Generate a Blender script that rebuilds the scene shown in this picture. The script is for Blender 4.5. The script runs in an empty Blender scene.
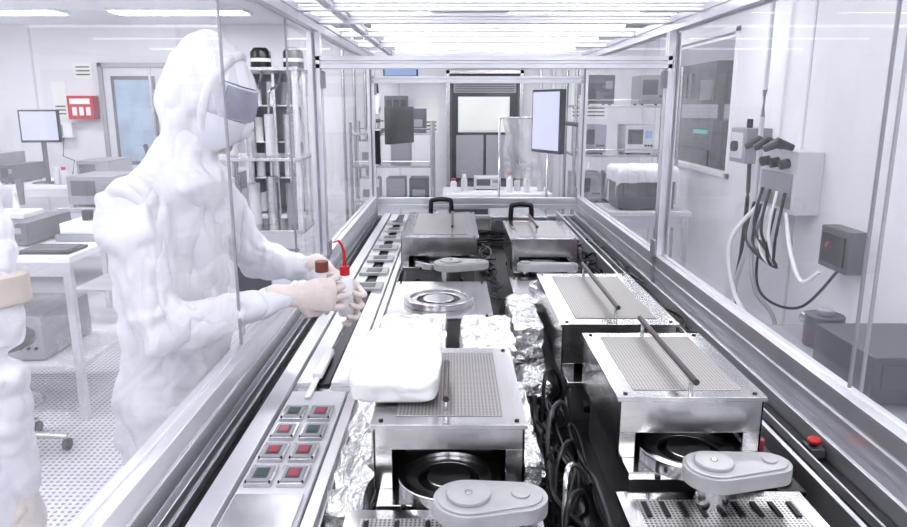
import bpy, bmesh, math, random
from mathutils import Vector as V, Matrix, noise
random.seed(4)
sc=bpy.context.scene
try:
    sc.view_settings.view_transform='Standard'
    sc.view_settings.look='Medium High Contrast'
except Exception: pass

# ---------------------------------------------------------------- materials
def mat(name,col,rough=.5,metal=0.,nscale=0,nstr=.0,bump=0.,bscale=60,stretch=(1,1,1),emit=None,es=0,ridge=False):
    m=bpy.data.materials.new(name); m.use_nodes=True
    nt=m.node_tree; N=nt.nodes; L=nt.links
    p=N['Principled BSDF']
    p.inputs['Base Color'].default_value=(col[0],col[1],col[2],1)
    p.inputs['Roughness'].default_value=rough
    p.inputs['Metallic'].default_value=metal
    if emit:
        p.inputs['Emission Color'].default_value=(*emit,1); p.inputs['Emission Strength'].default_value=es
    if nscale or bump:
        tc=N.new('ShaderNodeTexCoord'); mp=N.new('ShaderNodeMapping'); mp.inputs['Scale'].default_value=stretch
        L.new(tc.outputs['Object'],mp.inputs['Vector'])
    if nscale:
        n=N.new('ShaderNodeTexNoise'); n.inputs['Scale'].default_value=nscale; n.inputs['Detail'].default_value=4
        L.new(mp.outputs[0],n.inputs['Vector'])
        r=N.new('ShaderNodeValToRGB')
        r.color_ramp.elements[0].position=.3; r.color_ramp.elements[1].position=.7
        r.color_ramp.elements[0].color=tuple(max(0,x*(1-nstr)) for x in col)+(1,)
        r.color_ramp.elements[1].color=tuple(min(1,x*(1+nstr*.5)) for x in col)+(1,)
        L.new(n.outputs['Fac'],r.inputs['Fac']); L.new(r.outputs['Color'],p.inputs['Base Color'])
    if bump:
        n2=N.new('ShaderNodeTexNoise'); n2.inputs['Scale'].default_value=bscale; n2.inputs['Detail'].default_value=2 if ridge else 5
        L.new(mp.outputs[0],n2.inputs['Vector'])
        h=n2.outputs['Fac']
        b=N.new('ShaderNodeBump'); b.inputs['Strength'].default_value=bump; b.inputs['Distance'].default_value=.01
        if ridge:
            n2.inputs['Distortion'].default_value=.6
            a=N.new('ShaderNodeMath'); a.operation='SUBTRACT'; a.inputs[1].default_value=.5; L.new(h,a.inputs[0])
            c=N.new('ShaderNodeMath'); c.operation='ABSOLUTE'; L.new(a.outputs[0],c.inputs[0])
            e=N.new('ShaderNodeMath'); e.operation='POWER'; e.inputs[1].default_value=.7; L.new(c.outputs[0],e.inputs[0])
            h=e.outputs[0]; b.inputs['Distance'].default_value=.05
        L.new(h,b.inputs['Height']); L.new(b.outputs[0],p.inputs['Normal'])
    return m

def perf(name,col,dark,cell,rad,metal=.8,rough=.35):
    m=mat(name,col,rough,metal); nt=m.node_tree; N=nt.nodes; L=nt.links; p=N['Principled BSDF']
    tc=N.new('ShaderNodeTexCoord')
    s=N.new('ShaderNodeVectorMath'); s.operation='SCALE'; s.inputs['Scale'].default_value=1/cell
    f=N.new('ShaderNodeVectorMath'); f.operation='FRACTION'
    a=N.new('ShaderNodeVectorMath'); a.operation='SUBTRACT'; a.inputs[1].default_value=(.5,.5,.5)
    q=N.new('ShaderNodeVectorMath'); q.operation='MULTIPLY'; q.inputs[1].default_value=(1,1,0)
    l=N.new('ShaderNodeVectorMath'); l.operation='LENGTH'
    t=N.new('ShaderNodeMath'); t.operation='LESS_THAN'; t.inputs[1].default_value=rad
    mx=N.new('ShaderNodeMix'); mx.data_type='RGBA'
    mx.inputs[6].default_value=(*col,1); mx.inputs[7].default_value=(*dark,1)
    L.new(tc.outputs['Object'],s.inputs[0]); L.new(s.outputs[0],f.inputs[0]); L.new(f.outputs[0],a.inputs[0])
    L.new(a.outputs[0],q.inputs[0]); L.new(q.outputs[0],l.inputs[0]); L.new(l.outputs['Value'],t.inputs[0])
    L.new(t.outputs[0],mx.inputs[0]); L.new(mx.outputs[2],p.inputs['Base Color'])
    return m

def glass(name,haze,tint=(1,1,1),gl=1.0,hz=(.95,.95,.98)):
    m=bpy.data.materials.new(name); m.use_nodes=True; nt=m.node_tree; N=nt.nodes; L=nt.links
    N.remove(N['Principled BSDF']); out=N['Material Output']
    tr=N.new('ShaderNodeBsdfTransparent'); tr.inputs[0].default_value=(*tint,1)
    g=N.new('ShaderNodeBsdfGlossy'); g.inputs['Roughness'].default_value=.02
    d=N.new('ShaderNodeBsdfDiffuse'); d.inputs[0].default_value=(*hz,1)
    tl=N.new('ShaderNodeBsdfTranslucent'); tl.inputs[0].default_value=(*hz,1)
    dm=N.new('ShaderNodeMixShader'); dm.inputs[0].default_value=.5
    L.new(d.outputs[0],dm.inputs[1]); L.new(tl.outputs[0],dm.inputs[2])
    tc=N.new('ShaderNodeTexCoord'); n=N.new('ShaderNodeTexNoise'); n.inputs['Scale'].default_value=2.2; n.inputs['Detail'].default_value=5
    n.inputs['Distortion'].default_value=1.2
    L.new(tc.outputs['Object'],n.inputs['Vector'])
    mr=N.new('ShaderNodeMapRange'); mr.inputs['From Min'].default_value=.35; mr.inputs['From Max'].default_value=.7
    mr.inputs['To Min'].default_value=haze*.55; mr.inputs['To Max'].default_value=min(1,haze*1.5)
    L.new(n.outputs['Fac'],mr.inputs['Value'])
    m1=N.new('ShaderNodeMixShader'); L.new(mr.outputs[0],m1.inputs[0]); L.new(tr.outputs[0],m1.inputs[1]); L.new(dm.outputs[0],m1.inputs[2])
    lw=N.new('ShaderNodeLayerWeight'); lw.inputs[0].default_value=.5
    pw=N.new('ShaderNodeMath'); pw.operation='POWER'; pw.inputs[1].default_value=4
    L.new(lw.outputs['Facing'],pw.inputs[0])
    mm=N.new('ShaderNodeMath'); mm.operation='MULTIPLY_ADD'; mm.inputs[1].default_value=.22*gl; mm.inputs[2].default_value=.035*gl
    L.new(pw.outputs[0],mm.inputs[0])
    m2=N.new('ShaderNodeMixShader'); L.new(mm.outputs[0],m2.inputs[0]); L.new(m1.outputs[0],m2.inputs[1]); L.new(g.outputs[0],m2.inputs[2])
    L.new(m2.outputs[0],out.inputs[0]); return m

WALL=mat('wall_paint',(.78,.78,.82),.45,0,1.5,.04)
CEIL=mat('ceiling_paint',(.84,.84,.88),.6,0,2,.03)
FLOOR=perf('perforated_floor',(.66,.66,.70),(.22,.22,.25),.03,.27,0,.35)
ALU=mat('anodised_aluminium',(.76,.76,.79),.32,.8,8,.06)
STEEL=mat('brushed_steel',(.64,.63,.64),.2,1,30,.15,.03,40,(1,.06,1))
STEEL2=mat('steel_plate',(.64,.64,.65),.26,.95,14,.18)
CAST=mat('cast_grey',(.48,.48,.49),.42,.3,20,.1)
DARK=mat('dark_metal',(.022,.022,.026),.35,.4,10,.3)
BLACK=mat('black_plastic',(.008,.008,.01),.35)
DGREY=mat('dark_grey',(.11,.11,.125),.4,.3)
MGREY=mat('mid_grey',(.33,.33,.36),.4,.2)
WHITE=mat('white_plastic',(.85,.85,.87),.35)
LGREY=mat('light_grey_panel',(.64,.64,.68),.4,0,4,.05)
PERF=perf('perforated_steel',(.60,.59,.59),(.14,.13,.13),.0065,.3)
PERFD=perf('perforated_dark',(.42,.40,.40),(.19,.18,.18),.006,.3,.7,.4)
FOIL=mat('aluminium_foil',(.90,.90,.91),.22,.9,0,0,.5,70)
RED=mat('red_plastic',(.55,.02,.03),.35)
REDD=mat('red_film',(.36,.05,.08),.3)
GREEN=mat('green_film',(.03,.09,.07),.3)
BROWN=mat('brown_cap',(.20,.06,.04),.4)
ROD=mat('rod_grey_brown',(.10,.08,.08),.3,.5)
TAN=mat('tan_band',(.50,.43,.35),.7)
CLOTH=mat('cleanroom_fabric',(.75,.75,.80),.75,0,0,0,.65,4.5,(1.5,1.5,.8),ridge=True)
GLOVE=mat('latex_glove',(.76,.67,.64),.45,0,30,.06,.15,90)
SKIN=mat('skin',(.40,.27,.22),.5,0,20,.08)
MASK=mat('face_mask',(.72,.73,.78),.7,0,0,0,.3,60)
EYE=mat('eye',(.05,.03,.02),.2)
GOG=glass('goggle_lens',.50,(.92,.93,.98),2.0,(.72,.74,.84))
GOGF=mat('goggle_frame',(.62,.62,.72),.3)
PLAST=mat('frosted_plastic',(.82,.82,.82),.25,0,18,.06,.35,30)
WRAP=glass('plastic_wrap',.42,(.97,.97,.98),3.0,(.93,.93,.94))
SCREEN=mat('lilac_screen',(.1,.1,.1),.3,0,emit=(.58,.60,.92),es=.9)
SCREENB=mat('blue_screen',(.1,.1,.1),.3,0,emit=(.25,.4,.8),es=.6)
BLUEG=mat('blue_glass',(.38,.50,.64),.08,0,3,.3)
LAMP=mat('lamp_diffuser',(1,1,1),.5,emit=(.97,.98,1),es=13.5)
TUBE=mat('fluorescent_tube',(1,1,1),.5,emit=(.97,.98,1),es=3)
PAPER=mat('paper',(.84,.86,.82),.6)
TEAL=mat('teal_light',(.1,.5,.5),.5,emit=(.1,.7,.65),es=.35)
GL=glass('enclosure_glass',.10)
GLH=glass('hazy_glass',.20,gl=1.5)

# ---------------------------------------------------------------- builder
def empty(name,loc):
    e=bpy.data.objects.new(name,None); e.location=loc; e.empty_display_size=.1
    sc.collection.objects.link(e); return e

class B:
    def __init__(s): s.bm=bmesh.new(); s.mats=[]
    def mi(s,m):
        if m not in s.mats: s.mats.append(m)
        return s.mats.index(m)
    def bx(s,x0,x1,y0,y1,z0,z1,m,R=None,piv=None):
        i=s.mi(m); vs=[]
        for z in(z0,z1):
            for x,y in((x0,y0),(x1,y0),(x1,y1),(x0,y1)): vs.append(V((x,y,z)))
        if R is not None:
            piv=piv or V(((x0+x1)/2,(y0+y1)/2,(z0+z1)/2))
            vs=[piv+R@(v-piv) for v in vs]
        vs=[s.bm.verts.new(v) for v in vs]
        for f in((3,2,1,0),(4,5,6,7),(0,1,5,4),(1,2,6,5),(2,3,7,6),(3,0,4,7)):
            s.bm.faces.new([vs[k] for k in f]).material_index=i
        return vs
    def loft(s,pts,rad,m,ref=(0,0,1),n=16,cap=True,round_=False):
        pts=[V(p) for p in pts]; rad=[(r,r) if not isinstance(r,(tuple,list)) else r for r in rad]
        i=s.mi(m); ref=V(ref)
        if round_:
            t0=(pts[1]-pts[0]).normalized(); t1=(pts[-1]-pts[-2]).normalized()
            r0=rad[0]; r1=rad[-1]; a=min(r0); c=min(r1)
            pts=[pts[0]-t0*a*.92,pts[0]-t0*a*.6]+pts+[pts[-1]+t1*c*.6,pts[-1]+t1*c*.92]
            k=lambda r,q:(r[0]*q,r[1]*q)
            rad=[k(r0,.4),k(r0,.8)]+rad+[k(r1,.8),k(r1,.4)]
        rings=[]
        for j,p in enumerate(pts):
            t=(pts[min(j+1,len(pts)-1)]-pts[max(j-1,0)]).normalized()
            u=ref-t*ref.dot(t)
            if u.length<1e-3: u=V((1,0,0))-t*t.x
            if u.length<1e-3: u=V((0,1,0))-t*t.y
            u.normalize(); v=t.cross(u)
            rings.append([s.bm.verts.new(p+u*rad[j][0]*math.cos(2*math.pi*k/n)+v*rad[j][1]*math.sin(2*math.pi*k/n)) for k in range(n)])
        for a,b in zip(rings,rings[1:]):
            for k in range(n):
                s.bm.faces.new((a[k],a[(k+1)%n],b[(k+1)%n],b[k])).material_index=i
        if cap:
            s.bm.faces.new(rings[0][::-1]).material_index=i; s.bm.faces.new(rings[-1]).material_index=i
    def cyl(s,p0,p1,r,m,r1=None,n=24): s.loft([p0,p1],[r,r if r1 is None else r1],m,n=n)
    def ring(s,c,ro,ri,z0,z1,m,n=36):
        i=s.mi(m); x,y=c; R=[]
        for r,z in((ri,z0),(ro,z0),(ro,z1),(ri,z1)):
            R.append([s.bm.verts.new((x+r*math.cos(2*math.pi*k/n),y+r*math.sin(2*math.pi*k/n),z)) for k in range(n)])
        for a in range(4):
            A=R[a];C=R[(a+1)%4]
            for k in range(n): s.bm.faces.new((A[k],A[(k+1)%n],C[(k+1)%n],C[k])).material_index=i
    def ell(s,c,r,m,R=None,u=20,v=14):
        i=s.mi(m); M=Matrix.Translation(V(c))@((R.to_4x4()) if R is not None else Matrix())@Matrix.Diagonal((r[0],r[1],r[2],1))
        g=bmesh.ops.create_uvsphere(s.bm,u_segments=u,v_segments=v,radius=1,matrix=M)
        for ve in g['verts']:
            for f in ve.link_faces: f.material_index=i
    def prism(s,out,z0,z1,m):
        i=s.mi(m); a=[s.bm.verts.new((x,y,z0)) for x,y in out]; b=[s.bm.verts.new((x,y,z1)) for x,y in out]
        n=len(out)
        s.bm.faces.new(a[::-1]).material_index=i; s.bm.faces.new(b).material_index=i
        for k in range(n): s.bm.faces.new((a[k],a[(k+1)%n],b[(k+1)%n],b[k])).material_index=i
    def beam(s,p0,p1,w,h,m,axis):
        sl=.005; d=.005; W=w/2; H=h/2
        o=[(-W,-H),(-sl,-H),(-sl,-H+d),(sl,-H+d),(sl,-H),(W,-H),(W,-sl),(W-d,-sl),(W-d,sl),(W,sl),(W,H),(sl,H),(sl,H-d),(-sl,H-d),(-sl,H),(-W,H),(-W,sl),(-W+d,sl),(-W+d,-sl),(-W,-sl)]
        ax={'x':(V((0,1,0)),V((0,0,1))),'y':(V((1,0,0)),V((0,0,1))),'z':(V((1,0,0)),V((0,1,0)))}[axis]
        i=s.mi(m); p0=V(p0);p1=V(p1)
        a=[s.bm.verts.new(p0+ax[0]*x+ax[1]*y) for x,y in o]; b=[s.bm.verts.new(p1+ax[0]*x+ax[1]*y) for x,y in o]
        n=len(o)
        s.bm.faces.new(a[::-1]).material_index=i; s.bm.faces.new(b).material_index=i
        for k in range(n): s.bm.faces.new((a[k],a[(k+1)%n],b[(k+1)%n],b[k])).material_index=i
    def quad(s,pts,m):
        i=s.mi(m); s.bm.faces.new([s.bm.verts.new(p) for p in pts]).material_index=i
    def done(s,name,bevel=0,parent=None,mods=None,angle=40,flat=False,norm=True):
        if norm: bmesh.ops.recalc_face_normals(s.bm,faces=s.bm.faces)
        co=[v.co for v in s.bm.verts]
        mn=V([min(c[k] for c in co) for k in range(3)]); mx=V([max(c[k] for c in co) for k in range(3)])
        o=V(((mn.x+mx.x)/2,(mn.y+mx.y)/2,mn.z))
        for v in s.bm.verts: v.co-=o
        me=bpy.data.meshes.new(name); s.bm.to_mesh(me); s.bm.free()
        for m in s.mats: me.materials.append(m)
        if not flat:
            me.shade_smooth(); me.set_sharp_from_angle(angle=math.radians(angle))
        ob=bpy.data.objects.new(name,me); sc.collection.objects.link(ob)
        if parent: ob.parent=parent; ob.location=o-parent.location
        else: ob.location=o
        if bevel:
            bv=ob.modifiers.new('bevel','BEVEL'); bv.width=bevel; bv.segments=2; bv.limit_method='ANGLE'; bv.angle_limit=math.radians(50)
        return ob

def teardrop(c1,r1,c2,r2,n=16):
    c1=V(c1);c2=V(c2);d=c2-c1;th=math.atan2(d.y,d.x);ph=math.acos(max(-1,min(1,(r1-r2)/d.length)))
    out=[]
    for k in range(n+1):
        a=th+ph+(2*math.pi-2*ph)*k/n; out.append((c1.x+r1*math.cos(a),c1.y+r1*math.sin(a)))
    for k in range(n+1):
        a=th-ph+2*ph*k/n; out.append((c2.x+r2*math.cos(a),c2.y+r2*math.sin(a)))
    return out
def smooth_pts(pts,n=8):
    pts=[V(p) for p in pts]; out=[]
    for i in range(len(pts)-1):
        p0=pts[max(i-1,0)];p1=pts[i];p2=pts[i+1];p3=pts[min(i+2,len(pts)-1)]
        for k in range(n):
            t=k/n; out.append(.5*((2*p1)+(p2-p0)*t+(2*p0-5*p1+4*p2-p3)*t*t+(-p0+3*p1-3*p2+p3)*t**3))
    out.append(pts[-1]); return out

# ---------------------------------------------------------------- room
RX0,RX1,RY0,RY1,RZ=-5.2,2.1,-2.4,8.0,2.5
def rbox(name,*a,m=WALL,bev=0):
    b=B(); b.bx(*a,m); return b.done(name,bev)
rbox('floor',RX0-.1,RX1+1.6,RY0-.1,RY1+.1,-.05,0,m=FLOOR)
rbox('ceiling',RX0-.1,RX1+.1,RY0-.1,RY1+.1,RZ,RZ+.05,m=CEIL)
rbox('wall_back',RX0-.1,RX1+.1,RY1,RY1+.1,0,RZ)
rbox('wall_left',RX0-.1,RX0,RY0,RY1,0,RZ)
rbox('wall_front',RX0-.1,RX1+.1,RY0-.1,RY0,0,RZ)
b=B(); WY0,WY1,WZ0,WZ1=5.4,7.1,1.10,2.22
b.bx(RX1,RX1+.1,RY0,WY0,0,RZ,WALL); b.bx(RX1,RX1+.1,WY1,RY1,0,RZ,WALL)
b.bx(RX1,RX1+.1,WY0,WY1,0,WZ0,WALL); b.bx(RX1,RX1+.1,WY0,WY1,WZ1,RZ,WALL); b.done('wall_right')
b=B()
for a in((WY0,WY0+.04,WZ0,WZ1),(WY1-.04,WY1,WZ0,WZ1),(WY0,WY1,WZ0,WZ0+.04),(WY0,WY1,WZ1-.04,WZ1)):
    b.bx(RX1-.02,RX1+.06,*a,WHITE)
b.quad([(RX1+.03,WY0,WZ0),(RX1+.03,WY1,WZ0),(RX1+.03,WY1,WZ1),(RX1+.03,WY0,WZ1)],GL)
b.done('window_1',.003)
rbox('wall_adjoining',3.6,3.7,RY0,RY1+4,0,RZ,m=MGREY)
b=B(); b.bx(2.6,3.1,7.2,8.6,0,1.5,DGREY); b.bx(2.6,3.1,7.2,8.6,1.66,2.08,DARK)
b.bx(2.58,2.6,7.25,8.5,.3,1.2,BLACK); b.bx(2.57,2.59,7.3,7.7,1.36,1.40,TEAL)
for y in(7.2,8.55): b.bx(2.65,2.7,y,y+.05,1.5,1.66,DARK)
b.bx(2.58,2.6,7.25,7.6,1.70,1.9,MGREY)
for k in range(4): b.bx(2.57,2.6,7.85+.16*k,7.97+.16*k,1.72,1.98,DGREY)
b.done('server_rack',.004)
b=B()
for x in(-4.6,-3.0,-1.8,-.6,1.2): b.bx(x-.012,x+.012,RY1-.006,RY1,0,RZ,LGREY)
b.done('trim_1')
b=B()
for y in(1.0,2.6,4.3,7.5): b.bx(RX1-.006,RX1,y-.012,y+.012,0,RZ,LGREY)
b.done('trim_2')
b=B(); b.bx(RX0,RX1,RY1-.02,RY1,0,.1,MGREY); b.done('baseboard_back')
b=B(); b.bx(RX1-.02,RX1,RY0,RY1,0,.1,MGREY); b.done('baseboard_right')
for x in(-4.2,-2.5,-.8,1.1):
    for y in(-1.4,.8,2.8,4.8,6.8):
        b=B(); b.bx(x-.62,x+.62,y-.17,y+.17,2.475,2.5,WHITE); b.bx(x-.59,x+.59,y-.14,y+.14,2.468,2.476,LAMP); b.done('ceiling_lamp')

b=B(); x0,x1=-3.82,-3.1
b.bx(x0,x1,7.95,7.998,0,2.05,LGREY); b.bx(x0-.05,x0,7.93,7.998,0,2.1,MGREY); b.bx(x1,x1+.05,7.93,7.998,0,2.1,MGREY); b.bx(x0-.05,x1+.05,7.93,7.998,2.05,2.1,MGREY)
b.bx(x0+.08,x1-.16,7.94,7.955,1.0,1.96,DGREY); b.bx(x0+.12,x1-.2,7.93,7.945,1.04,1.92,BLUEG)
b.cyl((x1-.08,7.94,1.0),(x1-.08,7.88,1.0),.012,STEEL); b.cyl((x1-.08,7.88,1.0),(x1-.2,7.88,1.0),.01,STEEL); b.done('door_1',.003)
b=B(); b.bx(-.08,.76,7.9,7.998,.0,2.02,DGREY); b.bx(-.02,.70,7.88,7.9,.82,1.94,DARK)
b.bx(.0,.68,7.872,7.882,1.78,1.92,MGREY)
for k in range(5): b.bx(.02,.66,7.866,7.872,1.795+k*.024,1.805+k*.024,DGREY)
b.bx(.03,.33,7.868,7.882,.86,1.33,MGREY); b.bx(.36,.65,7.868,7.882,.86,1.33,MGREY)
b.bx(-.08,-.04,7.86,7.9,0,2.02,STEEL); b.bx(.72,.76,7.86,7.9,0,2.02,STEEL)
b.bx(-.08,.76,7.86,7.9,1.98,2.02,STEEL); b.cyl((.66,7.88,1.1),(.66,7.84,1.1),.02,STEEL); b.done('door_2',.003)
b=B(); b.bx(.05,.61,7.84,7.866,1.36,1.74,WHITE); b.bx(.07,.59,7.832,7.842,1.38,1.72,PAPER); b.done('notice_board',.003)
b=B(); b.bx(-4.2,-3.92,7.86,7.998,1.50,1.75,RED); b.bx(-4.17,-3.95,7.853,7.861,1.66,1.72,WHITE)
for k in range(3): b.bx(-4.15+k*.075,-4.10+k*.075,7.853,7.861,1.54,1.63,WHITE)
b.done('sos_first_aid_box',.004)
for x0,x1,z0,z1 in((-4.15,-3.95,1.94,2.1),(-4.42,-4.26,1.52,1.9),(-2.75,-2.5,1.5,1.85),(-.42,-.16,1.35,1.72),(1.3,1.7,1.5,2.0)):
    b=B(); b.bx(x0,x1,7.99,7.998,z0,z1,PAPER)
    for k in range(3): b.bx(x0+.02,x1-.03,7.986,7.99,z0+.03+k*.04,z0+.045+k*.04,DGREY)
    b.done('wall_poster')
b=B(); b.bx(-4.40,-4.2,7.9,7.998,1.30,1.46,WHITE); b.bx(-4.38,-4.3,7.88,7.9,1.32,1.44,MGREY); b.loft([(-4.3,7.9,1.3),(-4.32,7.88,1.1),(-4.2,7.88,1.05),(-4.25,7.9,.9)],[.006]*4,BLACK,n=6); b.done('wall_telephone',.004)

# ---------------------------------------------------------------- furniture functions
def bench(name,x0,x1,y0,y1,h,top=WHITE):
    b=B(); b.bx(x0,x1,y0,y1,h-.035,h,top)
    for x in(x0+.03,x1-.03):
        for y in(y0+.03,y1-.03): b.bx(x-.02,x+.02,y-.02,y+.02,0,h-.035,ALU)
    b.bx(x0+.03,x1-.03,y0+.02,y0+.05,h-.11,h-.035,ALU); b.bx(x0+.03,x1-.03,y1-.05,y1-.02,h-.11,h-.035,ALU)
    b.bx(x0+.03,x1-.03,y0+.03,y1-.03,.28,.30,LGREY)
    return b.done(name,.003)
def monitor(name,loc,yaw,w,h,scr=SCREEN,stand=.1,arm=None):
    e=B(); R=Matrix.Rotation(yaw,3,'Z'); P=V(loc)
    def bx(*a,m): e.bx(*a,m,R=R,piv=V((0,0,0)))
    bx(-w/2,w/2,-.02,.02,stand,stand+h,m=BLACK); bx(-w/2+.015,w/2-.015,-.024,-.019,stand+.02,stand+h-.015,m=scr)
    bx(-w*.25,w*.25,.02,.045,stand+h*.25,stand+h*.75,m=DGREY)
    if arm is None:
        bx(-.02,.02,.02,.04,.01,stand+h*.4,m=DGREY); bx(-.1,.1,-.07,.1,0,.012,m=DGREY)
    for v in e.bm.verts: v.co+=P
    if arm is not None:
        e.loft([P+R@V((0,.04,stand+h/2))]+[V(a) for a in arm],[.015]*(len(arm)+1),DGREY,n=10)
    return e.done(name,.003)
def instrument(name,x0,x1,y0,y1,z0,z1,body=LGREY,face=DGREY,scr=MGREY):
    b=B(); b.bx(x0,x1,y0,y1,z0+.01,z1,body)
    w=x1-x0;h=z1-z0
    b.bx(x0+w*.08,x0+w*.6,y0-.006,y0,z0+h*.35,z0+h*.85,face)
    for k in range(3): b.cyl((x0+w*(.70+.1*k),y0,z0+h*.3),(x0+w*(.70+.1*k),y0-.015,z0+h*.3),min(w,h)*.035,BLACK,n=12)
    b.bx(x0+w*.68,x0+w*.92,y0-.005,y0,z0+h*.55,z0+h*.8,scr)
    for x in(x0+.03,x1-.03):
        for y in(y0+.03,y1-.03): b.cyl((x,y,z0),(x,y,z0+.012),.012,BLACK,n=10)
    return b.done(name,.004)
def shelf_rack(name,x0,x1,y0,y1,levels,h):
    b=B()
    for x in(x0,x1):
        for y in(y0,y1): b.cyl((x,y,0),(x,y,h),.015,STEEL,n=12)
    for z in levels:
        b.bx(x0,x1,y0,y1,z-.02,z,STEEL2)
        b.cyl((x0,y0,z+.04),(x1,y0,z+.04),.005,STEEL,n=8)
    return b.done(name,.002)
def bottle(name,x,y,z,h,r,cap,body=WHITE,spout=False,parent=None,tip=(-.02,0)):
    b=B(); b.loft([(x,y,z),(x,y,z+h*.06),(x,y,z+h*.68),(x,y,z+h*.78),(x,y,z+h*.84)],[r*.9,r,r,r*.7,r*.45],body,n=20)
    b.cyl((x,y,z+h*.82),(x,y,z+h),r*.62,cap,n=18)
    if spout: b.loft([(x,y,z+h),(x,y,z+h*1.25),(x+tip[0]*.4,y+tip[1]*.4,z+h*1.42),(x+tip[0],y+tip[1],z+h*1.52),(x+tip[0]*2,y+tip[1]*2,z+h*1.5)],[.005,.004,.003,.003,.002],cap,n=8)
    return b.done(name,.001,parent)

# left background
bench('lab_bench',-4.9,-3.1,6.3,7.0,.95)
monitor('computer_monitor',(-3.74,6.5,.95),.12,.34,.29,stand=.37)
instrument('analyser_unit',-4.7,-4.15,6.35,6.9,.95,1.22,MGREY)
instrument('analyser_unit',-3.40,-3.12,6.4,6.9,.95,1.16,MGREY)
instrument('analyser_unit',-4.10,-3.98,6.4,6.9,.95,1.12,DGREY,BLACK)
for x,c in((-3.5,RED),(-3.56,WHITE),(-4.8,BROWN)): bottle('reagent_bottle',x,6.36,.95,.16,.03,c,LGREY)
bench('lab_bench',-3.35,-1.95,3.5,4.3,.90)
instrument('power_supply',-3.2,-2.75,3.7,4.2,.90,1.10,DGREY)
instrument('power_supply',-2.68,-2.3,3.75,4.2,.90,1.03,DGREY,MGREY)
b=B(); b.bx(-2.62,-2.4,3.9,4.1,1.03,1.06,WHITE); b.loft([(-2.5,4.0,1.06),(-2.5,4.02,1.16),(-2.46,4.0,1.22)],[.02]*3,WHITE,n=12); b.cyl((-2.46,4.0,1.24),(-2.44,3.97,1.1),.022,DGREY,.014); b.done('inspection_lamp',.002)
b=B(); b.bx(-2.25,-1.98,3.55,3.75,.90,.915,BLACK)
for k in range(5): b.bx(-2.235,-1.995,3.56+.037*k,3.585+.037*k,.915,.922,DGREY)
b.done('keyboard',.002)
b=B(); b.bx(-2.24,-2.0,3.9,4.2,.90,.94,MGREY); b.bx(-2.22,-2.02,3.92,4.18,.94,1.0,WHITE); b.cyl((-2.12,4.05,1.0),(-2.12,4.05,1.06),.03,DARK); b.done('wafer_carrier',.004)
instrument('turbo_pump_unit',-3.2,-2.75,3.6,4.1,.30,.62,DGREY,BLACK)
instrument('turbo_pump_unit',-2.6,-2.2,3.6,4.1,.30,.55,MGREY)
bench('equipment_trolley',-2.9,-2.05,5.1,5.7,.92,STEEL2)
instrument('microscope_controller',-2.85,-2.5,5.2,5.6,.92,1.14,MGREY)
def microscope(x,y,z):
    b=B(); b.bx(x-.09,x+.09,y-.15,y+.1,z,z+.03,WHITE); b.loft([(x,y+.05,z+.03),(x,y+.07,z+.23),(x,y-.02,z+.33)],[.03,.028,.03],WHITE,n=14)
    b.cyl((x,y-.02,z+.35),(x,y-.10,z+.16),.03,WHITE,.02); b.cyl((x,y-.02,z+.35),(x,y-.07,z+.44),.018,BLACK); b.bx(x-.06,x+.06,y-.13,y-.01,z+.10,z+.11,BLACK)
    b.bx(x-.02,x+.02,y-.01,y+.05,z+.09,z+.12,BLACK); b.done('microscope',.003)
microscope(-2.3,5.4,.92)
shelf_rack('wire_shelf',-3.0,-2.2,7.2,7.7,(.3,.8,1.3,1.75),2.0)
for i,(x,z) in enumerate(((-2.85,.8),(-2.58,.8),(-2.33,.8),(-2.8,1.3),(-2.4,1.3),(-2.5,1.75))):
    b=B(); b.bx(x-.11,x+.11,7.3,7.6,z,z+.2,(WHITE,LGREY,MGREY)[i%3]); b.bx(x-.115,x+.115,7.295,7.605,z+.17,z+.21,WHITE); b.done('storage_box',.006)
b=B(); X0,X1,Y0,Y1=-1.52,-1.06,5.2,5.6
b.bx(X0,X1,Y0,Y1,.0,.85,LGREY); b.bx(X0,X1,Y1-.02,Y1,.85,1.9,LGREY); b.bx(X0,X0+.02,Y0,Y1,.85,1.9,ALU); b.bx(X1-.02,X1,Y0,Y1,.85,1.9,ALU); b.bx(X0,X1,Y0,Y1,1.88,1.9,ALU)
b.bx((X0+X1)/2-.01,(X0+X1)/2+.01,Y0,Y0+.02,.85,1.9,STEEL)
for z in(1.12,1.38,1.64): b.bx(X0,X1,Y0+.03,Y1,z,z+.012,STEEL2)
b.bx(X0+.02,X0+.04,Y0,Y0+.02,.85,1.9,STEEL); b.bx(X1-.04,X1-.02,Y0,Y0+.02,.85,1.9,STEEL)
for z in(1.13,1.39,1.65,.86):
    for k in range(4):
        h=random.uniform(.1,.18); x=X0+.07+k*.105; b.cyl((x,Y0+.15,z),(x,Y0+.15,z+h),.033,random.choice((WHITE,MGREY,WHITE,LGREY,LGREY)),n=14)
b.done('glass_cabinet',.002)
for x in(-1.42,-1.18):
    b=B(); b.loft([(x,5.4,1.9),(x,5.4,1.93),(x,5.4,2.03),(x,5.4,2.06)],[.07,.075,.075,.05],BLACK,n=20); b.ring((x,5.4),.077,.07,1.96,1.985,LGREY); b.done('cable_spool')
b=B()
for x in(-1.35,-.85):
    for y in(3.9,4.3): b.beam((x,y,0),(x,y,1.85),.03,.03,ALU,'z')
for z in(.5,.95,1.35,1.83): b.bx(-1.37,-.83,3.88,4.32,z,z+.018,STEEL2)
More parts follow.
